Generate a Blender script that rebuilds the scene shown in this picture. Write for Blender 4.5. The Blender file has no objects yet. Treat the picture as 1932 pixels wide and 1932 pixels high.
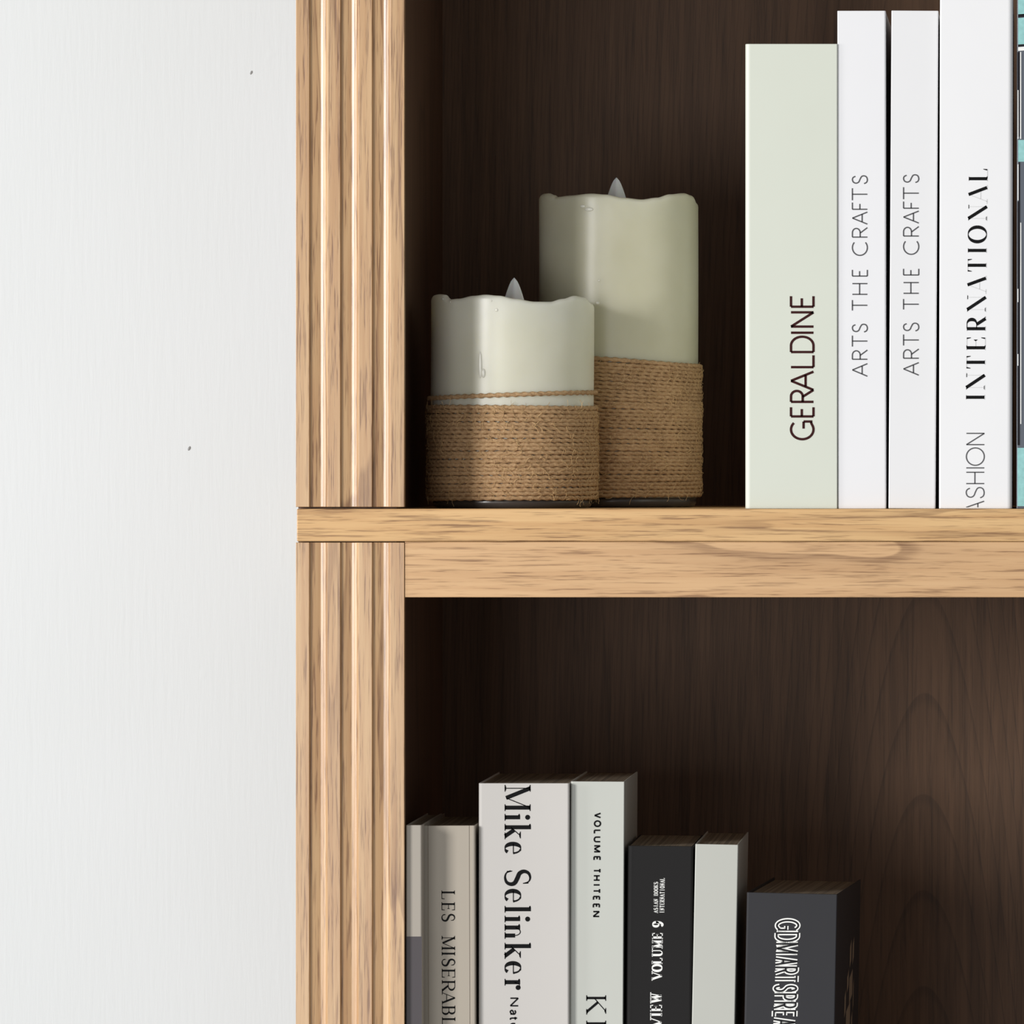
import bpy, bmesh, math, random
from mathutils import Matrix, Vector
random.seed(7)
C = bpy.context.scene.collection
sc = bpy.context.scene

# ------------------------------------------------------------------ camera, world, lights, exposure
S = 0.00025            # metres per photo pixel on the front plane of the bookcase (y = 0)
D = 14000              # camera distance in those pixels (3.5 m)
VX, VY = 1950, 880     # foot of the camera axis
def P(px, py, d=0.0):
    """world point at depth d (pixels behind the front plane) seen at photo pixel px, py"""
    f = (D + d) / D
    return Vector((((VX - 966) + (px - VX) * f) * S, d * S, ((966 - VY) + (VY - py) * f) * S))
cam_d = bpy.data.cameras.new('camera')
cam = bpy.data.objects.new('camera', cam_d); C.objects.link(cam)
cam.location = ((VX - 966) * S, -D * S, (966 - VY) * S)
cam.rotation_euler = (math.pi / 2, 0, 0)
cam_d.sensor_width = 36
cam_d.lens = 36 * D / 1932
cam_d.shift_x = -(VX - 966) / 1932
cam_d.shift_y = (VY - 966) / 1932
cam_d.clip_start = 0.05; cam_d.clip_end = 50
sc.camera = cam
sc.view_settings.view_transform = 'Standard'
sc.view_settings.look = 'None'
sc.view_settings.gamma = 1
sc.view_settings.use_curve_mapping = False
sc.view_settings.exposure = -0.07

w = bpy.data.worlds.new('world'); sc.world = w; w.use_nodes = True
w.node_tree.nodes['Background'].inputs[0].default_value = (0.95, 0.975, 1.0, 1)
w.node_tree.nodes['Background'].inputs[1].default_value = 0.30

def area(name, loc, target, sx, sy, power, col):
    l = bpy.data.lights.new(name, 'AREA'); l.shape = 'RECTANGLE'; l.size = sx; l.size_y = sy
    l.energy = power; l.color = col
    o = bpy.data.objects.new(name, l); C.objects.link(o)
    o.location = loc
    o.rotation_euler = (Vector(target) - Vector(loc)).to_track_quat('-Z', 'Y').to_euler()
    return o
area('window_light', (-2.15, -2.35, 0.40), (0.05, 0, -0.05), 0.7, 0.9, 84, (1.0, 0.985, 0.97))
area('side_window_light', (-2.9, -0.95, 0.2), (-0.1, 0, -0.02), 0.7, 1.3, 34, (1.0, 0.99, 0.98))
area('front_fill_light', (-0.95, -3.5, -0.45), (0.1, 0, 0.0), 1.3, 1.1, 24, (1.0, 0.99, 0.98))  # added soft fill from low front-left, lifts front faces; no real lamp there

# ------------------------------------------------------------------ helpers
def lin(c):
    r = []
    for v in c:
        v /= 255.0
        r.append(v / 12.92 if v <= 0.04045 else ((v + 0.055) / 1.055) ** 2.4)
    return (r[0], r[1], r[2], 1)

def link(name, me, m=None, parent=None):
    o = bpy.data.objects.new(name, me)
    if m is not None:
        for x in (m if isinstance(m, (list, tuple)) else [m]): me.materials.append(x)
    C.objects.link(o)
    if parent is not None: o.parent = parent
    return o
def mesh(name, verts, faces, m=None, parent=None, smooth=False):
    me = bpy.data.meshes.new(name); me.from_pydata([tuple(v) for v in verts], [], faces); me.update()
    if smooth: me.polygons.foreach_set('use_smooth', [True] * len(me.polygons))
    return link(name, me, m, parent)
def thing(name, label, cat, loc=(0, 0, 0), group=None):
    o = bpy.data.objects.new(name, None); C.objects.link(o); o.location = loc
    o.empty_display_size = 0.02
    o['label'] = label; o['category'] = cat
    if group: o['group'] = group
    return o
def bevel(o, wd, seg=2, ang=40):
    b = o.modifiers.new('bevel', 'BEVEL'); b.width = wd; b.segments = seg
    b.limit_method = 'ANGLE'; b.angle_limit = math.radians(ang)
    b.harden_normals = False
    return o
def box(name, a, b, m, parent=None, bev=0.0):
    x0, y0, z0 = a; x1, y1, z1 = b
    v = [(x0,y0,z0),(x1,y0,z0),(x1,y1,z0),(x0,y1,z0),(x0,y0,z1),(x1,y0,z1),(x1,y1,z1),(x0,y1,z1)]
    f = [(0,3,2,1),(4,5,6,7),(0,1,5,4),(1,2,6,5),(2,3,7,6),(3,0,4,7)]
    o = mesh(name, v, f, m, parent)
    if bev: bevel(o, bev)
    return o
def extrude_profile(name, prof, z0, z1, m, parent=None, bev=0.0):
    """prof: closed list of (x, y), counter-clockwise seen from above"""
    n = len(prof)
    v = [(x, y, z0) for x, y in prof] + [(x, y, z1) for x, y in prof]
    f = [tuple(reversed(range(n))), tuple(range(n, 2 * n))]
    for i in range(n):
        j = (i + 1) % n
        f.append((i, j, n + j, n + i))
    o = mesh(name, v, f, m, parent)
    if bev: bevel(o, bev)
    return o

# ------------------------------------------------------------------ materials
class N:
    def __init__(s, name):
        s.m = bpy.data.materials.new(name); s.m.use_nodes = True
        s.t = s.m.node_tree; s.b = s.t.nodes['Principled BSDF']
    def n(s, typ, **k):
        o = s.t.nodes.new(typ)
        for a, b in k.items():
            if a.startswith('i_'):
                key = a[2:]
                key = int(key) if key.isdigit() else key.replace('_', ' ')
                o.inputs[key].default_value = b
            else: setattr(o, a, b)
        return o
    def l(s, a, b): s.t.links.new(a, b)
    def coord(s, kind='Object'):
        return s.n('ShaderNodeTexCoord').outputs[kind]
    def noise(s, vec, scale, detail=3, rough=0.5, dist=0.0, mapscale=(1, 1, 1), loc=(0, 0, 0)):
        mp = s.n('ShaderNodeMapping'); mp.inputs['Scale'].default_value = mapscale; mp.inputs['Location'].default_value = loc
        s.l(vec, mp.inputs['Vector'])
        t = s.n('ShaderNodeTexNoise'); t.inputs['Scale'].default_value = scale
        t.inputs['Detail'].default_value = detail; t.inputs['Roughness'].default_value = rough
        t.inputs['Distortion'].default_value = dist
        s.l(mp.outputs[0], t.inputs['Vector'])
        return t.outputs['Fac']
    def math(s, op, a, b=None, c=None, clamp=False):
        o = s.n('ShaderNodeMath', operation=op); o.use_clamp = clamp
        for i, x in enumerate((a, b, c)):
            if x is None: continue
            if isinstance(x, (int, float)): o.inputs[i].default_value = x
            else: s.l(x, o.inputs[i])
        return o.outputs[0]
    def rng(s, v, a, b, c=0.0, d=1.0, smooth=True):
        o = s.n('ShaderNodeMapRange'); o.interpolation_type = 'SMOOTHSTEP' if smooth else 'LINEAR'
        for i, x in enumerate((a, b, c, d)): o.inputs[i + 1].default_value = x
        s.l(v, o.inputs[0]); return o.outputs[0]
    def mix(s, f, a, b):
        o = s.n('ShaderNodeMix', data_type='RGBA')
        for k, x in ((0, f), (6, a), (7, b)):
            if isinstance(x, (int, float, tuple)): o.inputs[k].default_value = x
            else: s.l(x, o.inputs[k])
        return o.outputs[2]
    def bump(s, h, strength=0.3, dist=0.0005):
        o = s.n('ShaderNodeBump'); o.inputs['Strength'].default_value = strength; o.inputs['Distance'].default_value = dist
        s.l(h, o.inputs['Height']); s.l(o.outputs[0], s.b.inputs['Normal'])

def plain(name, c, rough=0.5, spec=0.5, mottled=0.03, scale=60, coat=0.0):
    k = N(name); co = k.coord()
    base = lin(c); f = k.noise(co, scale, 4)
    dk = tuple(x * (1 - mottled * 2.2) for x in base[:3]) + (1,)
    lt = tuple(min(1, x * (1 + mottled)) for x in base[:3]) + (1,)
    k.l(k.mix(f, dk, lt), k.b.inputs['Base Color'])
    k.b.inputs['Roughness'].default_value = rough
    k.b.inputs['Specular IOR Level'].default_value = spec
    k.b.inputs['Coat Weight'].default_value = coat
    k.b.inputs['Coat Roughness'].default_value = 0.15
    return k.m

def wood(name, axis, light, mid, dark, ring=(14, 3, 7), seed=0.0, rough=0.42, coat=0.0, cathedral=None, pore=0.6, line=0.5, fine=1.0):
    """walnut veneer: fine pores and streaks along the grain axis plus contour-like growth rings"""
    k = N(name); co = k.coord()
    def sc3(across, along):
        return {'X': (along, across, across), 'Z': (across, across, along)}[axis]
    L = (seed, seed * 1.7, seed * 0.6)
    pores = k.noise(co, 1.0, 3, 0.65, 0.0, sc3(950 * fine, 34 * fine), L)
    streak = k.noise(co, 1.0, 3, 0.6, 0.3, sc3(260, 9), L)
    broad = k.noise(co, 1.0, 2, 0.5, 0.0, sc3(35, 4), L)
    wob = k.noise(co, 1.0, 2.5, 0.42, 0.0, sc3(ring[0], ring[1]), L)
    if cathedral:
        sx = k.n('ShaderNodeSeparateXYZ'); k.l(co, sx.inputs[0])
        x = k.math('ABSOLUTE', k.math('SUBTRACT', sx.outputs[0], cathedral[0]))
        q = k.math('DIVIDE', k.math('MULTIPLY', k.math('MULTIPLY', x, x), cathedral[1]), k.math('ADD', 1.0, k.math('MULTIPLY', x, 2.5)))
        f = k.math('DIVIDE', k.math('ADD', sx.outputs[2], q), cathedral[2])
        f = k.math('ADD', f, k.math('MULTIPLY', wob, cathedral[3]))
    else:
        f = k.math('MULTIPLY', wob, ring[2])
    fr = k.math('FRACT', f)
    # sharp dark late-wood on one side of each ring, soft on the other
    ln = k.math('MULTIPLY', k.math('ADD', k.math('MULTIPLY', k.rng(fr, 0.45, 0.95), 0.3), k.math('MULTIPLY', k.rng(fr, 0.84, 0.95), 0.7)), k.rng(fr, 1.0, 0.975))
    ln = k.math('MULTIPLY', ln, k.rng(pores, 0.25, 0.62, 0.45, 1.0))
    c1 = k.mix(k.rng(streak, 0.3, 0.7), mid, light)
    c1 = k.mix(k.math('MULTIPLY', k.rng(broad, 0.35, 0.75), 0.35), c1, mid)
    c2 = k.mix(k.math('MULTIPLY', ln, line), c1, dark)
    pm = k.math('MULTIPLY', k.rng(pores, 0.5, 0.68), pore)
    pm = k.math('MULTIPLY', pm, k.rng(streak, 0.75, 0.3, 0.45, 1.0))
    c3 = k.mix(pm, c2, dark)
    k.l(c3, k.b.inputs['Base Color'])
    k.b.inputs['Roughness'].default_value = rough
    k.b.inputs['Coat Weight'].default_value = coat
    k.b.inputs['Coat Roughness'].default_value = 0.24
    k.bump(k.math('SUBTRACT', k.math('MULTIPLY', pores, -0.6), pm), 0.25, 0.0002)
    return k.m

WL, WM, WD = lin((206, 169, 124)), lin((186, 144, 101)), lin((112, 74, 46))
M_post_a = wood('walnut_post_upper', 'Z', WL, WM, WD, (30, 2.2, 6), 3.1, 0.42, 0.7, pore=0.9, line=0.6)
M_post_b = wood('walnut_post_lower', 'Z', WL, WM, WD, (30, 2.0, 5), 8.7, 0.42, 0.7, pore=0.85, line=0.5)
M_shelf = wood('walnut_shelf_edge', 'X', lin((222, 182, 128)), lin((204, 160, 108)), WD, (60, 2.0, 4), 1.3, 0.5, pore=0.85, line=0.45)
M_apron = wood('walnut_apron', 'X', lin((216, 176, 130)), lin((204, 162, 117)), WD, (15, 4.6, 5.0), 5.5, 0.5, pore=0.7, line=0.6)
M_back = wood('walnut_back_shade_tone', 'Z', lin((112, 82, 58)), lin((92, 66, 45)), lin((56, 38, 25)), (9, 2.5, 5), 2.2, 0.6,
              cathedral=(0.190, 110, 0.05, 1.0), pore=0.5, line=0.45, fine=0.7)  # interior walnut coloured darker than the front, standing in for shade
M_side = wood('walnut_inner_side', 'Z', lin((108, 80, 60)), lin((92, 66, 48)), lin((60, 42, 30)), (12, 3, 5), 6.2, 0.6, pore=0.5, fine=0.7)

# painted wall
k = N('white_painted_wall'); co = k.coord()
brush = k.noise(co, 1.0, 4, 0.6, 0.2, (420, 420, 38)); low = k.noise(co, 3.0, 2)
nick = k.noise(co, 60.0, 1)
k.l(k.mix(k.rng(low, 0.3, 0.7), lin((217, 220, 220)), lin((222, 225, 226))), k.b.inputs['Base Color'])
k.b.inputs['Roughness'].default_value = 0.7
k.bump(k.math('ADD', k.math('MULTIPLY', brush, 0.5), k.math('MULTIPLY', k.rng(nick, 0.74, 0.84), 0.35)), 0.28, 0.0006)
M_wall = k.m

# ------------------------------------------------------------------ setting
BACK = 1150                       # depth of the bookcase in pixels (28.7 cm)
yb = BACK * S
wall = box('wall_back', (-1.6, yb, -1.35), (1.9, yb + 0.08, 1.45), M_wall); wall['kind'] = 'structure'
def dent(px, py, s):
    p = P(px, py, BACK)
    bm = bmesh.new(); bmesh.ops.create_icosphere(bm, subdivisions=2, radius=s * S)
    for v in bm.verts: v.co = Vector((v.co.x * 0.8 + v.co.z * 0.4, v.co.y * 0.5, v.co.z * 1.3)) + p
    me = bpy.data.meshes.new('paint_chip'); bm.to_mesh(me); bm.free()
    o = link('paint_chip', me, plain('grey_chip', (150, 150, 148), 0.8), wall); return o
dent(474, 137, 3.2); dent(357, 846, 3.6)

# ------------------------------------------------------------------ bookcase
case = thing('bookcase', 'light walnut bookcase with fluted corner posts and interior toned dark for shade', 'bookcase', (0, 0, P(966, 2440).z))
CZ = case.location.z
def rel(z): return z - CZ
TOP, BOT = P(966, -720).z, P(966, 2470).z
z_shelf_top, z_shelf_bot, z_apron_bot = P(0, 960).z, P(0, 1021.5).z, P(0, 1127).z
X = lambda px: (px - 966) * S
R_END = 3300                      # right outer side of the bookcase in front-plane pixels

def fluted_profile(x0, depth, mirror=False):
    """three coves, each a sharp drop after a flat fillet and a hollow rising to the next fillet (pixels)"""
    pts = []
    for a, dr, e in ((583.5, 585, 618), (642, 643.5, 676.5), (702, 703.5, 736.5)):
        pts.append((a, 0)); pts.append((dr, 6.0))
        f0 = e - 14                                       # groove floor dips slightly away, then sweeps up
        a0, a1 = math.radians(10), math.radians(54)
        R_ = 14 / (math.sin(a1) - math.sin(a0)); hh = R_ * (math.cos(a0) - math.cos(a1))
        pts.append((f0, hh))
        n = 14
        for i in range(1, n + 1):
            a_ = a0 + (a1 - a0) * i / n
            pts.append((f0 + R_ * (math.sin(a_) - math.sin(a0)), hh - R_ * (math.cos(a0) - math.cos(a_))))
    prof = [(558, 0)] + pts + [(763, 0), (763, depth), (558, depth)]
    out = []
    for px, d in prof:
        xx = px - 558
        xx = x0 + (205 - xx if mirror else xx)
        out.append((X(xx), d * S))
    if mirror: out.reverse()
    return out
def post(z0, z1, m, x0, mirror=False):
    return extrude_profile('fluted_post', fluted_profile(x0, 24, mirror), rel(z0), rel(z1), m, case, 0.00022)
post(P(0, 956.5).z, TOP, M_post_a, 558)
post(BOT, P(0, 1023.5).z, M_post_b, 558)
post(P(0, 956.5).z, TOP, M_post_a, R_END - 205, True)
post(BOT, P(0, 1023.5).z, M_post_b, R_END - 205, True)
# side panels behind the posts
IN_L = 746
for (xa, xb) in ((560.5, IN_L), (R_END - IN_L + 558, R_END - 8)):
    box('side_panel', (X(xa), 24.5 * S, rel(BOT)), (X(xb), yb - 0.0005, rel(z_shelf_bot) - 0.00005), M_side, case)
    box('side_panel', (X(xa), 24.5 * S, rel(z_shelf_top) + 0.00005), (X(xb), yb - 0.0005, rel(TOP)), M_side, case)
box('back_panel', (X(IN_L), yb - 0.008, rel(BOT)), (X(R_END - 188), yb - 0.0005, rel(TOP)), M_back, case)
# shelf board crossing in front of both posts, apron below it
box('shelf_board', (X(560), 0.6 * S, rel(z_shelf_bot)), (X(R_END - 2), yb - 0.0085, rel(z_shelf_top)), M_shelf, case, 0.0005)
box('apron', (X(763.5), 2 * S, rel(z_apron_bot)), (X(R_END - 205.5), 92 * S, rel(z_shelf_bot - 0.0002)), M_apron, case, 0.0003)
box('shelf_board', (X(764), 2 * S, rel(P(0, 2500).z)), (X(R_END - 206), yb - 0.0085, rel(P(0, 2440).z)), M_shelf, case, 0.0005)
box('top_board', (X(552), -6 * S, rel(TOP) + 0.0002), (X(R_END + 6), yb - 0.0005, rel(TOP) + 0.018), M_shelf, case, 0.0008)
Z_UP = z_shelf_top
Z_LOW = P(0, 2440).z

# ------------------------------------------------------------------ lettering: stroke alphabet in a unit box
def ell(cx, cy, rx, ry, a0, a1, n=22):
    return [(cx + rx * math.cos(math.radians(a0 + (a1 - a0) * i / n)), cy + ry * math.sin(math.radians(a0 + (a1 - a0) * i / n))) for i in range(n + 1)]
def spline(pts, n=7):
    out = []
    q = [pts[0]] + pts + [pts[-1]]
    for i in range(1, len(q) - 2):
        p0, p1, p2, p3 = q[i-1], q[i], q[i+1], q[i+2]
        for j in range(n):
            t = j / n
            out.append(tuple(0.5 * ((2*p1[a]) + (-p0[a]+p2[a])*t + (2*p0[a]-5*p1[a]+4*p2[a]-p3[a])*t*t + (-p0[a]+3*p1[a]-3*p2[a]+p3[a])*t**3) for a in (0, 1)))
    out.append(pts[-1]); return out
# every glyph: strokes (points, mode) with mode t thick / h hair / m modulated; serifs s = (x, y); wedges v = (x, y, dir)
G = {
 'A': dict(k=[([(0,0),(.5,1)],'h'),([(.5,1),(1,0)],'t'),([(.19,.35),(.82,.35)],'h')], s=[(0,0),(1,0)]),
 'B': dict(k=[([(0,0),(0,1)],'t'),([(0,1),(.5,1)]+ell(.5,.76,.42,.24,90,-90)+[(0,.52)],'m'),([(0,.52),(.55,.52)]+ell(.55,.26,.45,.26,90,-90)+[(0,0)],'m')], s=[(0,0),(0,1)]),
 'C': dict(k=[(ell(.55,.5,.55,.5,48,312,34),'m')], v=[(.93,.86,-1)]),
 'D': dict(k=[([(0,0),(0,1)],'t'),([(0,1),(.42,1)]+ell(.42,.5,.58,.5,90,-90,30)+[(0,0)],'m')], s=[(0,0),(0,1)]),
 'E': dict(k=[([(0,0),(0,1)],'t'),([(0,1),(1,1)],'h'),([(0,.52),(.8,.52)],'h'),([(0,0),(1,0)],'h')], s=[(0,0),(0,1)], v=[(1,1,-1),(1,0,1),(.8,.52,0)]),
 'F': dict(k=[([(0,0),(0,1)],'t'),([(0,1),(1,1)],'h'),([(0,.5),(.8,.5)],'h')], s=[(0,0),(0,1)], v=[(1,1,-1)]),
 'G': dict(k=[(ell(.55,.5,.55,.5,48,300,34)+[(.98,.12)],'m'),([(1,.05),(1,.44)],'t'),([(.6,.44),(1,.44)],'h')], s=[]),
 'H': dict(k=[([(0,0),(0,1)],'t'),([(1,0),(1,1)],'t'),([(0,.52),(1,.52)],'h')], s=[(0,0),(0,1),(1,0),(1,1)]),
 'I': dict(k=[([(.5,0),(.5,1)],'t')], s=[(.5,0),(.5,1)]),
 'K': dict(k=[([(0,0),(0,1)],'t'),([(.95,1),(.04,.42)],'h'),([(.3,.6),(1,0)],'t')], s=[(0,0),(0,1),(.93,1),(1,0)]),
 'L': dict(k=[([(0,0),(0,1)],'t'),([(0,0),(1,0)],'h')], s=[(0,0),(0,1)], v=[(1,0,1)]),
 'M': dict(k=[([(0,0),(0,1)],'h'),([(0,1),(.5,.04)],'t'),([(.5,.04),(1,1)],'h'),([(1,1),(1,0)],'t')], s=[(0,0),(0,1),(1,0),(1,1)]),
 'N': dict(k=[([(0,0),(0,1)],'h'),([(0,1),(1,0)],'t'),([(1,0),(1,1)],'h')], s=[(0,0),(0,1),(1,1)]),
 'O': dict(k=[(ell(.5,.5,.5,.5,0,360,44),'m')]),
 'P': dict(k=[([(0,0),(0,1)],'t'),([(0,1),(.5,1)]+ell(.5,.74,.5,.26,90,-90)+[(0,.48)],'m')], s=[(0,0),(0,1)]),
 'R': dict(k=[([(0,0),(0,1)],'t'),([(0,1),(.45,1)]+ell(.45,.74,.45,.26,90,-90)+[(0,.48)],'m'),([(.42,.48),(.98,0)],'t')], s=[(0,0),(0,1),(1,0)]),
 'S': dict(k=[(spline([(.9,.8),(.76,.95),(.5,1),(.2,.93),(.08,.75),(.22,.58),(.55,.49),(.88,.38),(.96,.22),(.82,.06),(.48,0),(.18,.06),(.03,.22)]),'s')], v=[(.92,.93,-1),(.05,.07,1)]),
 'T': dict(k=[([(.5,0),(.5,1)],'t'),([(0,1),(1,1)],'h')], s=[(.5,0)], v=[(1,1,-1),(0,1,-1)]),
 'U': dict(k=[([(0,1),(0,.32)]+ell(.5,.32,.5,.32,180,270,12),'U1'),(ell(.5,.32,.5,.32,270,360,12)+[(1,1)],'U2')], s=[(0,1),(1,1)]),
 'V': dict(k=[([(0,1),(.5,0)],'t'),([(.5,0),(1,1)],'h')], s=[(0,1),(1,1)]),
 'W': dict(k=[([(0,1),(.27,0)],'t'),([(.27,0),(.5,1)],'h'),([(.5,1),(.76,0)],'t'),([(.76,0),(1,1)],'h')], s=[(0,1),(.5,1),(1,1)]),
 '9': dict(k=[(ell(.48,.68,.46,.32,0,360,30),'m'),([(.94,.68)]+spline([(.96,.62),(.9,.28),(.62,.04),(.3,.0),(.12,.12)]),'t')]),
 # lower case, cap height still 1, x-height .62
 'i': dict(k=[([(.5,0),(.5,.6)],'t'),], s=[(.5,0)], half=[(.5,.6)], dot=[(.5,.9)]),
 'l': dict(k=[([(.5,0),(.5,1.03)],'t')], s=[(.5,0)], half=[(.5,1.03)]),
 'k': dict(k=[([(.12,0),(.12,1.03)],'t'),([(.86,.61),(.14,.24)],'h'),([(.36,.36),(.9,0)],'t')], s=[(.12,0),(.88,0),(.8,.61)], half=[(.12,1.03)]),
 'e': dict(k=[([(.05,.33),(.95,.33)],'h'),([(.95,.33)]+ell(.52,.31,.45,.31,5,318,34),'e')]),
 'n': dict(k=[([(.16,0),(.16,.6)],'t'),([(.16,.42)]+ell(.5,.38,.3,.23,140,0,14)+[(.8,.4)],'h'),([(.8,.4),(.8,0)],'t')], s=[(.16,0),(.8,0)], half=[(.16,.6)]),
 'r': dict(k=[([(.3,0),(.3,.6)],'t'),([(.3,.38),(.5,.57),(.78,.58)],'h')], s=[(.3,0)], half=[(.3,.6)], dot=[(.82,.52)]),
 'a': dict(k=[(spline([(.1,.55),(.45,.66),(.85,.52),(.85,.2),(.85,0)]),'t'),(spline([(.85,.38),(.4,.36),(.1,.2),(.3,.0),(.6,.04),(.85,.2)]),'m')]),
 't': dict(k=[(spline([(.4,.85),(.4,.3),(.5,.03),(.9,.02)]),'t'),([(.05,.62),(.9,.62)],'h')]),
 'u': dict(k=[(spline([(.1,.62),(.1,.25),(.4,0),(.88,.2)]),'t'),([(.88,.62),(.88,0)],'t')]),
}
def strip(pts, wd):
    """polyline in 2-D with per-vertex full width -> quad strip (verts, faces)"""
    q = [pts[0]]; ww = [wd[0]]
    for p, x in zip(pts[1:], wd[1:]):
        if math.hypot(p[0]-q[-1][0], p[1]-q[-1][1]) > 1e-4: q.append(p); ww.append(x)
    n = len(q); V = []
    for i in range(n):
        a = q[max(0, i-1)]; b = q[min(n-1, i+1)]
        tx, ty = b[0]-a[0], b[1]-a[1]; L = math.hypot(tx, ty) or 1
        nx, ny = -ty/L, tx/L
        s = 1.0
        if 0 < i < n-1:
            t1 = (q[i][0]-a[0], q[i][1]-a[1]); l1 = math.hypot(*t1) or 1
            cs = abs((t1[0]*tx + t1[1]*ty) / (l1*L)); s = min(1.5, 1/max(cs, .5))
        h = ww[i]/2*s
        V += [(q[i][0]+nx*h, q[i][1]+ny*h), (q[i][0]-nx*h, q[i][1]-ny*h)]
    F = [(2*i, 2*i+1, 2*i+3, 2*i+2) for i in range(n-1)]
    return V, F
def glyph(ch, W, H, thick, hair, serif, grow=0.0):
    """glyph in pixels, W wide and H cap height -> dark pieces, faint pieces: lists of (verts, faces)"""
    g = G[ch]; dark = []; faint = []
    ix = thick/2 if (serif == 0 or ch not in 'I') else 0
    if W <= thick*1.2: ix = W/2
    ins = thick/2 if serif == 0 else hair/2
    if serif and serif > 0 and ch not in 'OCGSQ9eWVA': ix = thick/2 + serif*0.55
    if ch in 'WVA' and serif: ix = thick*0.35 + serif*0.4
    mp = lambda p: (ix + p[0]*(W-2*ix), ins + p[1]*(H-2*ins))
    for pts, mode in g['k']:
        q = [mp(p) for p in pts]; n = len(q); wd = []
        for i in range(n):
            a = q[max(0, i-1)]; b = q[min(n-1, i+1)]
            tx, ty = b[0]-a[0], b[1]-a[1]; L = math.hypot(tx, ty) or 1
            v = abs(ty/L)
            if mode == 't': x = thick
            elif mode == 'h': x = hair
            elif mode == 'm': x = hair + (thick*1.08-hair)*v**1.5
            elif mode == 's':                      # spine of S: heavy in the middle diagonal
                u = i/(n-1); x = hair + (thick*1.1-hair)*max(0.0, math.sin(math.pi*u))**1.6
            elif mode == 'e':
                u = i/(n-1); x = hair + (thick*1.05-hair)*(v**1.5 if .2 < u else v**1.5*.25)
            elif mode == 'U1': x = hair + (thick-hair)*v
            elif mode == 'U2': x = hair + (hair*1.0)*0*v
            wd.append(x + grow)
        if serif == 0 and hair >= thick*0.95: wd = [thick + grow]*n
        (faint if (mode == 'h' or mode == 'U2') else dark).append(strip(q, wd))
    if serif > 0:
        for s in g.get('s', []):
            x, y = mp(s)
            t = hair if s[1] < .5 else -hair
            b = serif*0.45
            faint.append(([(x-thick/2-serif, y-hair/2), (x+thick/2+serif, y-hair/2), (x+thick/2+serif, y+hair/2), (x-thick/2-serif, y+hair/2)], [(0,1,2,3)]))
            sg = 1 if s[1] < .5 else -1
            if len(g['k'][0][0]) and abs(g['k'][0][0][0][0]-g['k'][0][0][-1][0]) < .01:
                dark.append(([(x-thick/2-b, y), (x+thick/2+b, y), (x+thick/2*.95, y+sg*(hair/2+b)), (x-thick/2*.95, y+sg*(hair/2+b))], [(0,1,2,3)]))
        for s in g.get('half', []):
            x, y = mp(s)
            dark.append(([(x-thick/2-serif, y-hair*1.4), (x-thick/2, y-hair*2.2), (x, y), (x-thick/2-serif, y-hair*.4)], [(0,1,2,3)]))
        for s in g.get('v', []):
            x, y = mp((s[0], s[1])); h = H*.21; b = max(serif, thick*.55)
            if s[2] == 0: dark.append(([(x-b, y), (x, y-h*.55), (x, y+h*.55)], [(0,1,2)]))
            else:
                sx = 1 if s[0] >= .5 else -1
                dark.append(([(x-sx*b*.9, y), (x, y), (x+sx*hair*.3, y+s[2]*h), (x-sx*hair*.6, y+s[2]*h)], [(0,1,2,3)]))
    for s in g.get('dot', []):
        x, y = mp(s); r = thick*.62
        dark.append(([(x+r*math.cos(a*math.pi/8), y+r*math.sin(a*math.pi/8)) for a in range(16)], [tuple(range(16))]))
    return dark, faint

class Plane:
    """front plane of a leaning / yawed book; turns photo pixels into book-local points"""
    def __init__(s, mat): s.m = mat; s.i = mat.inverted()
    def at(s, px, py, off):
        o = Vector(cam.location); d = P(px, py, 0) - o
        ol = s.i @ o; dl = s.i.to_3x3() @ d
        t = (-off - ol.y) / dl.y
        return ol + dl*t
def lettering(plane, spec, up, base, cap, thick, hair, serif, m, parent, slant=0.0, ref=0.0, faint_m=None, off=0.00012, grow=0.0, name='lettering', clip=None):
    """spec: (char, start, end) in photo rows along the reading direction; base / cap: photo columns of baseline and cap line.
    slant: column drift per row, measured from row ref"""
    H = abs(cap-base); outs = {0: ([], []), 1: ([], [])}
    for ch, a, b in spec:
        dk, ft = glyph(ch, abs(b-a), H, thick, hair, serif, grow)
        for which, lst in ((0, dk), (1, ft)):
            V, F = outs[which if faint_m else 0]
            for vs, fs in lst:
                n0 = len(V)
                for u, v in vs:
                    py = a - u if up else a + u
                    px = base + (v if cap > base else -v) + slant*(py-ref)
                    V.append(plane.at(px, py, off))
                F += [tuple(i+n0 for i in f) for f in fs]
    for which, (V, F) in outs.items():
        if not F: continue
        o = mesh(name, V, F, m if which == 0 else faint_m, parent)
        bm = bmesh.new(); bm.from_mesh(o.data)
        for f in bm.faces:
            f.normal_update()
            if f.normal.y > 0: f.normal_flip()
        if clip is not None:
            bmesh.ops.bisect_plane(bm, geom=bm.verts[:]+bm.edges[:]+bm.faces[:], plane_co=(0,0,clip), plane_no=(0,0,-1), clear_outer=True)
        bm.to_mesh(o.data); bm.free()

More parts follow.
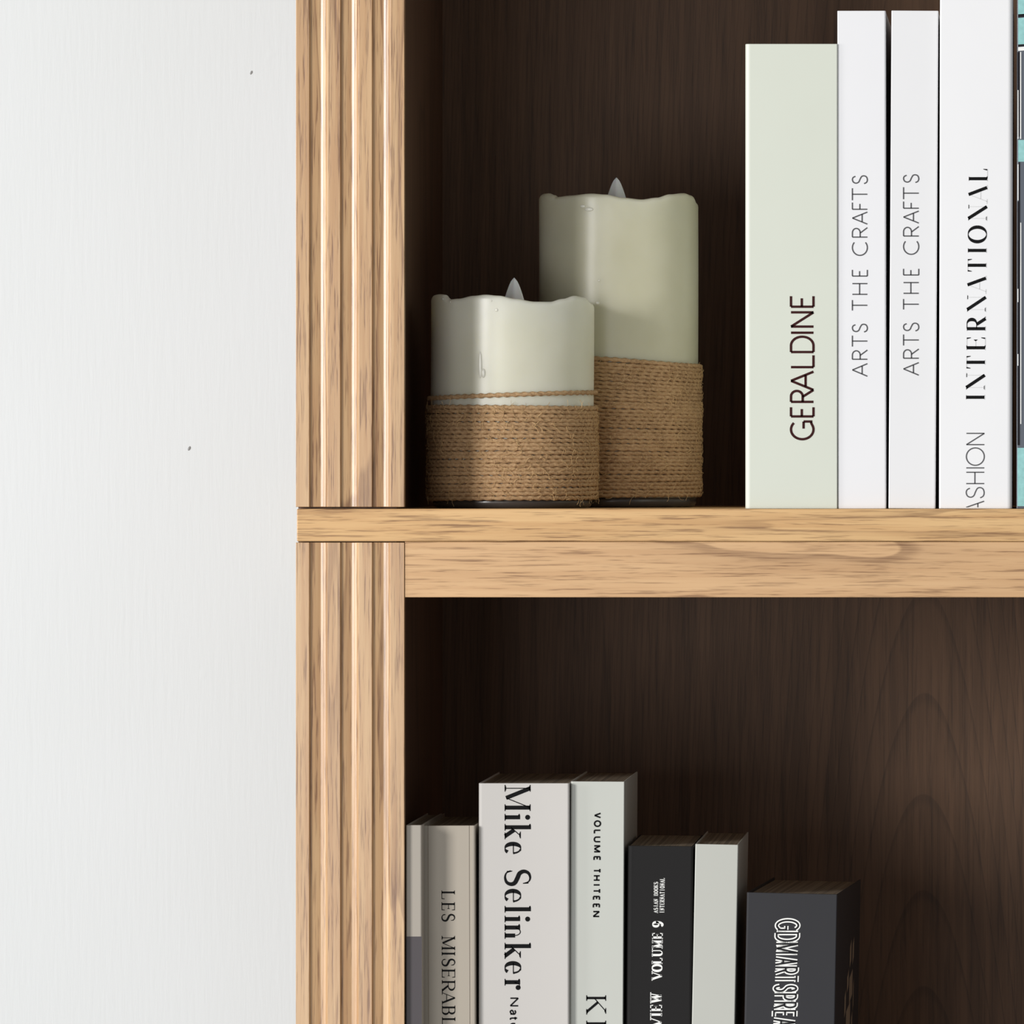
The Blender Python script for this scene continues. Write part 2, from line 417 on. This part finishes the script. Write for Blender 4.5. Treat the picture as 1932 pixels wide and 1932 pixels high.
# ------------------------------------------------------------------ books
def page_mat(name, c, striped=True):
    k = N(name); co = k.coord()
    mp = k.n('ShaderNodeMapping'); mp.inputs['Scale'].default_value = (1500, 3, 1.5); k.l(co, mp.inputs[0])
    t = k.n('ShaderNodeTexNoise'); t.inputs['Scale'].default_value = 1.0; t.inputs['Detail'].default_value = 2; k.l(mp.outputs[0], t.inputs['Vector'])
    b = lin(c); k.l(k.mix(k.rng(t.outputs['Fac'], .35, .65), tuple(x*.55 for x in b[:3])+(1,), b), k.b.inputs['Base Color'])
    k.b.inputs['Roughness'].default_value = 0.8
    k.bump(t.outputs['Fac'], .6, .0004)
    return k.m
M_pages = page_mat('paper_pages_shade_tone', (150, 134, 112))  # paper tone darkened so the shade on the book tops is in the colour

def book(label, cat_group, x0, x1, ytop, zbase, depth, dd, mcover, lean=0.0, yaw=0.0, round_l=2.0, round_r=2.0, ridge=0, inset=3.0, spine=None, name='book', over=2.5):
    """x0, x1: photo columns of the spine at its top; lean: column drift per row downwards; all in photo pixels"""
    top = P(x0, ytop, depth)
    f = (D+depth)/D
    ybot_px = VY + ((966-VY)*S - zbase)/S/f     # photo row of the base at this depth
    xb0 = x0 + lean*(ybot_px-ytop); 
    org = P(xb0, ybot_px, depth); org.z = zbase
    W = (x1-x0)*f*S/math.cos(yaw); Hh = top.z - zbase
    ang = math.atan(lean)
    # rest on its lower corner
    mat = Matrix.Translation(org) @ Matrix.Rotation(yaw, 4, 'Z') @ Matrix.Rotation(-ang, 4, 'Y')
    lift = max(0.0, -min((mat @ Vector((0,0,0))).z, (mat @ Vector((W,0,0))).z) + zbase) + 0.00005
    mat = Matrix.Translation((0,0,lift)) @ mat
    t = thing(name, label, 'book', (0,0,0), cat_group); t.matrix_world = mat
    Dd = dd*S; c = 2.2*S*4/4*inset/3*1.2
    rl, rr = round_l*S, round_r*S
    n = 5
    front = []
    if spine is None:
        for i in range(n+1):
            a = math.pi/2*i/n; front.append((rl-rl*math.cos(a), rl-rl*math.sin(a)))
        if ridge:
            r = ridge*S; h = 1.3*S
            front += [(r*.8, 0), (r*.95, h), (r*1.25, h), (r*1.4, 0)]
            front += [(W-r*1.4, 0), (W-r*1.25, h), (W-r*.95, h), (W-r*.8, 0)]
        for i in range(n+1):
            a = math.pi/2*i/n; front.append((W-rr+rr*math.sin(a), rr-rr*math.cos(a)))
    else:
        b = spine*S
        for i in range(19):
            a = i/18; front.append((W*a, b*(2*a-1)**2 + (0.6*b*max(0, abs(2*a-1)-.9)/.1)))
    prof = front + [(W, Dd), (W-c, Dd), (W-c, 3*S+c), (c, 3*S+c), (c, Dd), (0, Dd)]
    cov = extrude_profile('cover', prof, 0, Hh, mcover, t, 0.0)
    bevel(cov, 0.00022, 2, 50)
    ov = over*S
    box('pages', (c*1.02, 3*S+c*1.05, ov), (W-c*1.02, Dd-ov*1.2, Hh-ov*1.3), M_pages, t)
    return t, Plane(mat), W, Hh

def cover_mat(name, c, rough=0.35, spec=0.5, coat=0.0, m=0.015): return plain(name, c, rough, spec, m, 25, coat)
UP, LOW = 'books standing on the upper shelf', 'books standing in the lower compartment'
ink = lambda n, c, r=.6: plain(n, c, r, .12, 0.02)
INK_maroon, INK_grey, INK_black = ink('maroon_ink', (58, 24, 24)), ink('grey_ink', (88, 88, 90)), ink('black_ink', (16, 16, 17))
INK_faint, INK_soft = ink('faint_ink', (222, 222, 222)), ink('soft_grey_ink', (92, 92, 94))
INK_white = ink('white_ink', (250, 250, 246))

# upper shelf
b, pl, W, H = book('thick pale sage green book with maroon title, beside the candles', UP, 1406, 1580, 83, Z_UP, 22, 560,
       cover_mat('sage_cover', (217, 221, 208), .35, .4, .15), round_l=9, round_r=2)
lettering(pl, [('G',831,793),('E',788,766),('R',760.5,733),('A',738,699),('L',695,668),('D',666.5,633),('I',630,625.5),('N',618.5,587),('E',581,556.5)],
          True, 1537, 1490, 4.6, 4.5, 0, INK_maroon, b)
ARTS = [('A',711,685),('R',679,659),('T',655,632),('S',628,610),('T',587,565),('H',556.5,534),('E',522,508),('C',483,454),('R',448.5,428),('A',424,399),('F',396,381),('T',379,354),('S',348,330)]
b, pl, W, H = book('slim white book with thin grey title, touching the sage green book', UP, 1580, 1671, 20.5, Z_UP, 26, 600,
       cover_mat('white_cover_one', (238, 238, 240), .45), round_l=1.5, round_r=3, lean=.0012)
lettering(pl, ARTS, True, 1637.5, 1607, 2.3, 2.2, 0, INK_grey, b)
b, pl, W, H = book('slim white book with thin grey title, between two narrow dark gaps', UP, 1682, 1770.5, 20.5, Z_UP, 26, 600,
       cover_mat('white_cover_two', (237, 237, 238), .4, .5, .3), round_l=1.5, round_r=3, lean=-.006)
lettering(pl, [(c, a-2, e-2) for c, a, e in ARTS], True, 1734.5, 1703.5, 2.3, 2.2, 0, INK_grey, b)
b, pl, W, H = book('tallest white book with black display title, cut by the top frame', UP, 1773.5, 1911.5, -3, Z_UP, 20, 640,
       cover_mat('white_cover_three', (243, 243, 244), .4), round_l=3, round_r=9, lean=-.002)
lettering(pl, [('I',755,744),('N',735,704),('T',699,668),('E',660,633),('R',624,597),('N',588,557),('A',553,522),('T',516,485),('I',478,467),('O',459,425.5),('N',416,386),('A',383,351),('L',341,315)],
          True, 1858, 1822, 6.0, 1.3, 1.6, INK_black, b, slant=-.0125, ref=752, faint_m=INK_faint)
lettering(pl, [('A',970,944.5),('S',941,918),('H',913.5,890),('I',884,881.5),('O',879,844),('N',840,816.5)],
          True, 1858, 1822, 2.2, 2.1, 0, INK_soft, b, slant=-.004, ref=880, clip=0.0006)
# picture-spined book cut by the right edge
TE, b2, b3 = cover_mat('slate_cover', (92, 98, 108), .35, .5, .4), plain('teal_print', (160, 214, 212), .6, .12, .14, 500), ink('charcoal_print', (34, 33, 38))
b, pl, W, H = book('teal and slate picture-spined book at the right frame edge', UP, 1919, 2040, -60, Z_UP, 24, 600, TE, round_l=2, round_r=2, lean=-.0012)
def patch(x0, y0, x1, y1, m, off=.00012, nm='spine_print', sk=0):
    V = [pl.at(x0, y1, off), pl.at(x1, y1-sk, off), pl.at(x1, y0-sk, off), pl.at(x0, y0, off)]
    mesh(nm, V, [(0,1,2,3)], m, b)
patch(1921, -50, 2030, 28, b2); patch(1921, 34, 2030, 84, b2, sk=8); patch(1921, 89, 2030, 96, INK_white, sk=8)
patch(1921, 27, 2030, 33, b3, sk=8); patch(1921, 84, 2030, 88, b3, sk=8)
patch(1919.6, 98, 1924.2, 258, b3); patch(1924.6, 98, 1926.6, 262, INK_white); patch(1920, 170, 1921.6, 262, INK_white, .0002)
patch(1921, 264, 2030, 305, b2); patch(1920, 310, 1921.6, 378, INK_white, .0002); patch(1922, 306, 1924.5, 500, b3)
patch(1919.6, 380, 1924, 840, b3, .00015); patch(1925, 420, 1926.8, 800, INK_white); patch(1919.8, 545, 1921.3, 570, INK_white, .0002); patch(1919.8, 668, 1921.3, 690, INK_white, .0002)
patch(1919.6, 845, 2030, 955, b2)

# lower compartment, set back from the front
LD = 100
b, pl, W, H = book('narrow two-tone book, pale above dark grey, half hidden by the post', LOW, 766, 795.5, 1557, Z_LOW, 14, 480, cover_mat('taupe_cover', (176, 168, 156), .5), lean=.001, round_l=2, round_r=3)
mesh('lower_band', [pl.at(766.5, 2395, .0001), pl.at(795.8, 2395, .0001), pl.at(795.8, 1767, .0001), pl.at(766.5, 1767, .0001)], [(0,1,2,3)], cover_mat('dark_band', (76, 70, 73), .5), b)
b, pl, W, H = book('grey hardcover with black serif title and hinge ridges', LOW, 797, 896, 1558, Z_LOW, 72, 500, cover_mat('warm_grey_cover', (182, 172, 157), .5), ridge=8, lean=.003, round_l=3, round_r=3, over=5)
lettering(pl, [('L',1681,1699),('E',1703,1720),('S',1723,1739.5),('M',1766.5,1792),('I',1795,1803.5),('S',1807.5,1824),('E',1828.5,1847),('R',1850,1872),('A',1871,1894),('B',1898,1916),('L',1920,1938),('E',1942,1959),('S',1962,1978)],
          False, 833, 858, 3.4, 1.2, 2.0, INK_black, b, slant=.004, ref=1681)
b, pl, W, H = book('wide off-white book with large black serif lettering', LOW, 903, 1074, 1478, Z_LOW, LD-12, 520, cover_mat('offwhite_cover', (208, 204, 199), .45), round_l=6, round_r=4, lean=-.0005)
lettering(pl, [('M',1482,1529),('i',1534,1550),('k',1553,1585),('e',1587,1614),('S',1638,1673),('e',1675.5,1705),('l',1707.5,1723.5),('i',1726,1742),('n',1741,1775),('k',1777,1811),('e',1812,1840),('r',1842,1872)],
          False, 952, 1001, 7.6, 1.7, 2.6, INK_black, b)
lettering(pl, [('N',1882,1899),('a',1904,1916),('t',1917,1926),('u',1929,1941)], False, 961.5, 979, 2.7, 2.6, 0, INK_black, b)
b, pl, W, H = book('light grey book with small bold sans title and serif initials', LOW, 1077, 1178, 1475, Z_LOW, LD+4, 470, cover_mat('light_grey_cover', (200, 202, 194), .45), round_l=4, round_r=1.5, lean=-.006, yaw=-.0)
lettering(pl, [('V',1533,1544),('O',1547.5,1560.5),('L',1565,1574),('U',1578,1589.5),('M',1594.5,1608.5),('E',1615,1624),('T',1638,1647.5),('H',1651,1662),('I',1668,1671.2),('T',1676,1686),('E',1690,1699),('E',1704.5,1713.5),('N',1718.5,1730.5)],
          False, 1120.5, 1134.5, 2.9, 2.8, 0, INK_black, b, slant=-.014, ref=1533)
lettering(pl, [('K',1879,1913),('I',1924,1938)], False, 1106, 1143.5, 4.6, 1.7, 3.0, INK_black, b)
b, pl, W, H = book('black book with white serif volume title between two light books', LOW, 1184, 1308, 1597, Z_LOW, LD+10, 430, cover_mat('black_cover', (36, 35, 35), .55, .12), round_l=8, round_r=5, lean=-.010, inset=4, over=1.0)
lettering(pl, [('V',1849,1833),('O',1834,1818.5),('L',1818.5,1805),('U',1804.5,1791),('M',1789.5,1774),('E',1771.5,1758),('9',1750,1737.5)], True, 1250.5, 1230.5, 4.1, 1.7, 1.0, INK_white, b, slant=-.012, ref=1760)
lettering(pl, [('R',1975,1958),('E',1954,1940),('V',1938,1919.5),('I',1918,1910.5),('E',1908,1893.5),('W',1892,1873.5)], True, 1249, 1226.8, 4.3, 1.8, 1.0, INK_white, b, slant=-.004, ref=1890)
txt = 'INTERNATIONAL'
lettering(pl, [(ch, 1723-i*5.2, 1723-i*5.2-4.6) for i, ch in enumerate(txt)], True, 1253.8, 1244.6, 1.25, .8, .4, INK_white, b, slant=-.015, ref=1690)
lettering(pl, [(ch, 1722.5-i*5.4-(0 if i < 6 else 0), 1722.5-i*5.4-4.8) for i, ch in enumerate('ASIAN BOOKS') if ch != ' ' for ch in [ch]], True, 1241.6, 1233.4, 1.25, .8, .4, INK_white, b, slant=-.004, ref=1690)
b, pl, W, H = book('plain pale grey book with a blank spine', LOW, 1312, 1393, 1594, Z_LOW, LD+6, 500, cover_mat('blank_cover', (192, 193, 185), .45), round_l=2, round_r=2, lean=-.020)
b, pl, W, H = book('worn charcoal book with white outlined block lettering, last of its row', LOW, 1409, 1580, 1687, Z_LOW, LD+2, 520, cover_mat('charcoal_cover', (54, 54, 57), .55, .15, 0, .05), lean=-.020, yaw=math.radians(-3.6), round_l=4, round_r=2, over=4)
GDM = [('G',1734,1756.5),('D',1758,1777.5),('M',1778.5,1800),('A',1806,1822),('R',1823,1838.5),('T',1839,1855),('S',1857.5,1872.5),('P',1873.5,1888),('R',1889.5,1904),('E',1905,1920),('A',1921,1937),('D',1939,1953)]
lettering(pl, GDM, False, 1463.5, 1508.5, 4.6, 4.5, 0, INK_white, b, slant=-.034, ref=1745, grow=3.8, off=.00010)
lettering(pl, GDM, False, 1463.5, 1508.5, 4.6, 4.5, 0, ink('charcoal_ink', (38, 38, 40)), b, slant=-.034, ref=1745, grow=-1.2, off=.00020)
# printed block pattern on the side board of that book
side = []; fs = []
M_tan = ink('tan_print', (150, 134, 116))
def sidequad(u0, u1, z0, z1, sk):
    n0 = len(side); x = W + .00010
    for (u, z) in ((u0, z0), (u1, z0+sk), (u1, z1+sk), (u0, z1)): side.append((x, u*S, H - z*S))
    fs.append((n0, n0+1, n0+2, n0+3))
for u0, u1, z0, z1 in ((300,335,120,160),(360,390,118,158),(250,285,205,175),(300,370,180,230),(385,400,200,250),(200,230,250,210),(240,330,240,300),(355,380,262,330),(210,260,310,350),(290,350,310,380)):
    sidequad(u0, u1, max(z0,z1), min(z0,z1), -14)
mesh('side_print', side, fs, M_tan, b)

# ------------------------------------------------------------------ candles
def wax_mat(name, c1, c2):
    k = N(name); co = k.coord()
    f1 = k.noise(co, 22, 3); f2 = k.noise(co, 160, 4)
    k.l(k.mix(k.rng(f1, .3, .7), lin(c1), lin(c2)), k.b.inputs['Base Color'])
    k.b.inputs['Roughness'].default_value = 0.32
    k.b.inputs['Subsurface Weight'].default_value = 0.6
    k.b.inputs['Subsurface Radius'].default_value = (1.0, 0.92, 0.72)
    k.b.inputs['Subsurface Scale'].default_value = 0.013
    k.bump(f2, .06, .0006)
    return k.m
M_wax_short = wax_mat('ivory_wax', (218, 216, 196), (228, 226, 210))
M_wax_tall = wax_mat('ivory_wax_dimmed', (200, 197, 172), (210, 207, 185))  # same ivory wax, colour lowered for the weaker light on the tall candle
M_drip = plain('wax_drip', (228, 226, 212), .22, .6, .02, 200)
def jute_mat(name, c1, c2, c3):
    k = N(name); co = k.coord()
    a = k.noise(co, 900, 3, .7); b_ = k.noise(co, 120, 3)
    k.l(k.mix(k.rng(a, .3, .75), k.mix(k.rng(b_, .3, .7), c2, c1), c3), k.b.inputs['Base Color'])
    k.b.inputs['Roughness'].default_value = 0.75; k.b.inputs['Specular IOR Level'].default_value = .3
    k.bump(a, .5, .0003); return k.m
M_jute = jute_mat('jute_twine', lin((174, 139, 101)), lin((148, 114, 80)), lin((198, 165, 124)))
M_fuzz = plain('jute_fibre', (205, 172, 124), .7, .3)
M_flame = None
k = N('frosted_white_plastic')
k.b.inputs['Base Color'].default_value = lin((252, 252, 252)); k.b.inputs['Roughness'].default_value = .3
k.b.inputs['Transmission Weight'].default_value = .0; k.b.inputs['IOR'].default_value = 1.4
k.b.inputs['Subsurface Weight'].default_value = .3; k.b.inputs['Subsurface Scale'].default_value = .003
f = k.noise(k.coord(), 120, 2); k.bump(f, .03, .0004)
M_flame = k.m
M_base = plain('smoky_plastic_base', (72, 66, 62), .25, .5, .05, 200)

def interp(tab, x):
    if x <= tab[0][0]: return tab[0][1]
    for (a, b), (c, d) in zip(tab, tab[1:]):
        if x <= c:
            t = (x-a)/(c-a); t = t*t*(3-2*t); return b+(d-b)*t
    return tab[-1][1]

def candle(label, cx, R_px, depth, rim_tab, base_row, wrap, flame_x, flame_tip, flame_w, strand=None, seed=1, beads=(), M_wax=None):
    """cx, R_px: photo column of the axis and half width; rim_tab: (photo column, row) along the near rim"""
    rnd = random.Random(seed)
    f = (D+depth)/D
    ax = P(cx, 0, depth).x; ay = depth*S; R = R_px*f*S
    t = thing('pillar_candle', label, 'candle', (ax, ay, Z_UP))
    zrow = lambda row: P(0, row, depth).z - Z_UP
    # dark plastic foot
    zb = zrow(base_row)
    prof = [(R*.90, 0.0), (R*.955, .0007), (R*.975, .002), (R*.975, zb+.002)]
    nseg = 72; V = []; F = []
    for r, z in prof:
        for i in range(nseg):
            a = 2*math.pi*i/nseg; V.append((r*math.cos(a), r*math.sin(a), z))
    for j in range(len(prof)-1):
        for i in range(nseg):
            i2 = (i+1) % nseg; F.append((j*nseg+i, j*nseg+i2, (j+1)*nseg+i2, (j+1)*nseg+i))
    F.append(tuple(reversed(range(nseg)))); F.append(tuple((len(prof)-1)*nseg+i for i in range(nseg)))
    mesh('base', V, F, M_base, t, True)
    # wax body with an uneven melted rim
    nseg = 240
    def rim(a):
        c, s = math.cos(a), math.sin(a)
        px = cx + R_px*c
        z = zrow(interp(rim_tab, px))
        if s > 0:  # far side, unseen: same melt, a little lower
            z -= .0022*s + .0008*math.sin(5*a)
        return z
    rows = []
    th = 15*S
    zz = [zb+.002] ; nz = 34
    def ring(fn): rows.append([fn(2*math.pi*i/nseg) for i in range(nseg)])
    def wob(a, u): return 1 + .0025*math.sin(3*a+u*4+seed) + .0015*math.sin(7*a-u*6)
    for j in range(nz+1):
        u = j/nz
        def fn(a, u=u):
            h = rim(a) - th*.55; z = zb+.001 + (h-zb-.001)*u
            r = R*wob(a, u)
            return (r*math.cos(a), r*math.sin(a), z)
        ring(fn)
    for b_ in range(1, 9):     # rounded lip
        an = math.pi*b_/9
        def fn(a, an=an):
            h = rim(a) - th*.55; r = R*wob(a, 1) - th*.55 + th*.55*math.cos(an)
            return (r*math.cos(a), r*math.sin(a), h + th*.55*math.sin(an))
        ring(fn)
    zin = min(rim(2*math.pi*i/nseg) for i in range(nseg)) - .010
    for rr, dz in ((R-th*1.15, 0.0035), (R-th*1.6, .0005), (R*.6, 0), (R*.2, 0)):
        ring(lambda a, rr=rr, dz=dz: (rr*math.cos(a), rr*math.sin(a), zin+dz))
    V = [v for r in rows for v in r]; F = []
    for j in range(len(rows)-1):
        for i in range(nseg):
            i2 = (i+1) % nseg; F.append((j*nseg+i, j*nseg+i2, (j+1)*nseg+i2, (j+1)*nseg+i))
    F.append(tuple(reversed(range(nseg)))); F.append(tuple((len(rows)-1)*nseg+i for i in range(nseg)))
    wax = mesh('wax_body', V, F, M_wax, t, True)
    # hardened wax drips / beads on the body
    def on_wall(px, row, lift=0.0):
        u = max(-1, min(1, (px-cx)/R_px)); a = -math.acos(u)
        return Vector(((R+lift)*math.cos(a), (R+lift)*math.sin(a), zrow(row))), a
    for (px, row, rx, rz, h) in beads:
        p, a = on_wall(px, row)
        bm = bmesh.new(); bmesh.ops.create_uvsphere(bm, u_segments=14, v_segments=8, radius=1)
        for v in bm.verts:
            q = Vector((v.co.x*rx*S, v.co.y*h*S, v.co.z*rz*S)); q.rotate(Matrix.Rotation(a+math.pi/2, 3, 'Z')); v.co = q+p
        me = bpy.data.meshes.new('wax_drip'); bm.to_mesh(me); bm.free()
        for pg in me.polygons: pg.use_smooth = True
        link('wax_drip', me, M_drip, wax)
    # LED flame: flattened pointed leaf standing in the bowl
    fx = P(flame_x, 0, depth).x - ax; zt = zrow(flame_tip); hw = flame_w/2*f*S
    zf0 = zin - .001; Hf = zt - zf0
    vis = 52*S
    n = 16; V = []; F = []; q = 28
    for j in range(n+1):
        u = j/n; s_ = (zt - (zf0+Hf*u))/vis     # 0 at tip, 1 about the widest row
        wv = hw*1.12*min(1.0, max(0, s_))**.62 if s_ < 1 else hw*1.12*(1-.25*min(1, s_-1))
        if j == n: wv = hw*.03
        for i in range(q):
            a = 2*math.pi*i/q
            V.append((fx + wv*math.cos(a), wv*.30*math.sin(a)*(1+.7*max(0, -math.sin(a))**12), zf0+Hf*u))
    for j in range(n):
        for i in range(q):
            i2 = (i+1) % q; F.append((j*q+i, j*q+i2, (j+1)*q+i2, (j+1)*q+i))
    F.append(tuple(reversed(range(q)))); F.append(tuple(n*q+i for i in range(q)))
    mesh('flame', V, F, M_flame, t, True)
    # jute winding: a twisted two-ply cord wound tightly
    def cord(name, path, r, twist, m, sides=8, k_=.25):
        V = []; F = []; s = 0.0; n = len(path)
        for i, (p, nrm) in enumerate(path):
            if i: s += (p-path[i-1][0]).length
            tg = (path[min(n-1, i+1)][0]-path[max(0, i-1)][0]).normalized()
            b_ = tg.cross(nrm).normalized(); n2 = b_.cross(tg)
            for q_ in range(sides):
                a = 2*math.pi*q_/sides
                rr = r*(1 + k_*math.cos(2*a - 2*math.pi*s/twist - 1.6*math.sin(s*31) - 1.1*math.sin(s*83)))
                V.append(p + n2*(rr*math.cos(a)) + b_*(rr*math.sin(a)))
        for i in range(n-1):
            for q_ in range(sides):
                q2 = (q_+1) % sides; F.append((i*sides+q_, i*sides+q2, (i+1)*sides+q2, (i+1)*sides+q_))
        F.append(tuple(reversed(range(sides)))); F.append(tuple((n-1)*sides+i for i in range(sides)))
        return mesh(name, V, F, m, t, True)
    row_top_l, row_top_r, row_bot, pitch = wrap
    z0 = zrow(row_bot); zl, zr = zrow(row_top_l), zrow(row_top_r)
    cr = pitch*.56*S*f; turns = int((zl+zr-2*z0)/2/(pitch*S*f))
    per = 230; path = []
    jit = [rnd.uniform(-1, 1) for _ in range(turns*8+16)]
    for i in range(turns*per+1):
        tt = i/per; a = math.pi/2 + 2*math.pi*tt
        u = tt/turns
        base = z0 + (((zl+zr)/2)-z0)*u
        tilt = (zr-zl)/2*u**1.3*math.cos(a)
        jj = tt*8; j0 = int(jj); w_ = jj-j0; jt = jit[j0]*(1-w_)+jit[j0+1]*w_
        rr = R + cr*.8 + jt*cr*.16
        path.append((Vector((rr*math.cos(a), rr*math.sin(a), base+tilt+jt*cr*.22)), Vector((math.cos(a), math.sin(a), 0))))
    cord('jute_wrap', path, cr, 18.3*S, M_jute)
    if strand:
        (rl_, rr_) = strand; path = []
        for i in range(200+1):
            a = -math.pi*1.02 + 1.06*math.pi*i/200
            c = math.cos(a); z = zrow(rl_) + (zrow(rr_)-zrow(rl_))*((c+1)/2)
            rr = R + cr*.75
            path.append((Vector((rr*math.cos(a), rr*math.sin(a), z)), Vector((math.cos(a), math.sin(a), 0))))
        cord('loose_twine', path, cr*.95, 17*S, M_jute)
    # loose fibres: bent hair-thin slivers standing off the winding
    V = []; F = []
    for _ in range(700):
        a = rnd.uniform(-math.pi, 0.05) if rnd.random() < .85 else rnd.choice((-math.pi, 0))+rnd.uniform(-.25, .1)
        c = math.cos(a); zt_ = zl + (zr-zl)*(c+1)/2
        z = rnd.uniform(z0, zt_); r0 = R + cr*1.75
        an = rnd.uniform(0, 2*math.pi); L_ = rnd.uniform(6, 26)*S; cv = rnd.uniform(-2.4, 2.4)
        if rnd.random() < .55: an = rnd.choice((0, math.pi))+rnd.uniform(-.5, .5)
        pts = []; x_ = a*r0; y_ = z
        for i in range(7):
            u = i/6; out = r0 + math.sin(math.pi*min(1, u*1.2))*rnd.uniform(.2, 1.0)*3.2*S + u*rnd.uniform(0, 2)*S
            pts.append(Vector((out*math.cos(x_/r0), out*math.sin(x_/r0), y_)))
            x_ += math.cos(an+cv*u)*L_/6; y_ += math.sin(an+cv*u)*L_/6
        n0 = len(V); hw_ = rnd.uniform(.28, .5)*S
        for i, p in enumerate(pts):
            tg = (pts[min(6, i+1)]-pts[max(0, i-1)]).normalized(); nr = Vector((p.x, p.y, 0)).normalized()
            s1 = tg.cross(nr).normalized()
            for q_ in range(3):
                aa = 2*math.pi*q_/3; V.append(p + s1*hw_*math.cos(aa) + nr*hw_*math.sin(aa))
        for i in range(6):
            for q_ in range(3):
                q2 = (q_+1) % 3; F.append((n0+i*3+q_, n0+i*3+q2, n0+i*3+3+q2, n0+i*3+3+q_))
    fz = mesh('jute_fibres', V, F, M_fuzz, t); fz['kind'] = 'stuff'
    return t

candle('short ivory pillar candle wrapped in jute with one loose strand', 967, 153.5, 305,
       [(813,560),(817,557),(828,556.5),(840,558),(845,563),(851,567),(870,566),(900,561),(925,559),(950,561),(985,567),(1020,572),(1050,572),(1075,566),(1096,560),(1110,562),(1121,572)],
       946, (763, 769, 943, 7.4), 970, 524, 38, (752, 741), 3,
       M_wax=M_wax_short, beads=((933,577,.1,.1,.1),(948,588,3.4,3.6,2),(938,571,2,2,1.6),(917,690,4,26,2.2),(923,706,4.5,9,2.6),(858,572,1.5,1.5,1),(842,566,4,2,2)))
candle('tall ivory pillar candle wrapped in jute, standing behind the short one', 1167, 150, 545,
       [(1016,370),(1022,367),(1033,367),(1045,371),(1052,375),(1080,373),(1120,370),(1150,372),(1185,378),(1220,381),(1250,377),(1275,370),(1300,367),(1311,370),(1317,382)],
       942, (666, 690, 938, 7.2), 1163, 335, 38, None, 5,
       M_wax=M_wax_tall, beads=((1139,533,2.4,2.6,2),(1136,575,4.2,3.4,2.4),(1120,400,9,4,2),(1108,394,6,3,2)))
bpy.context.view_layer.update()
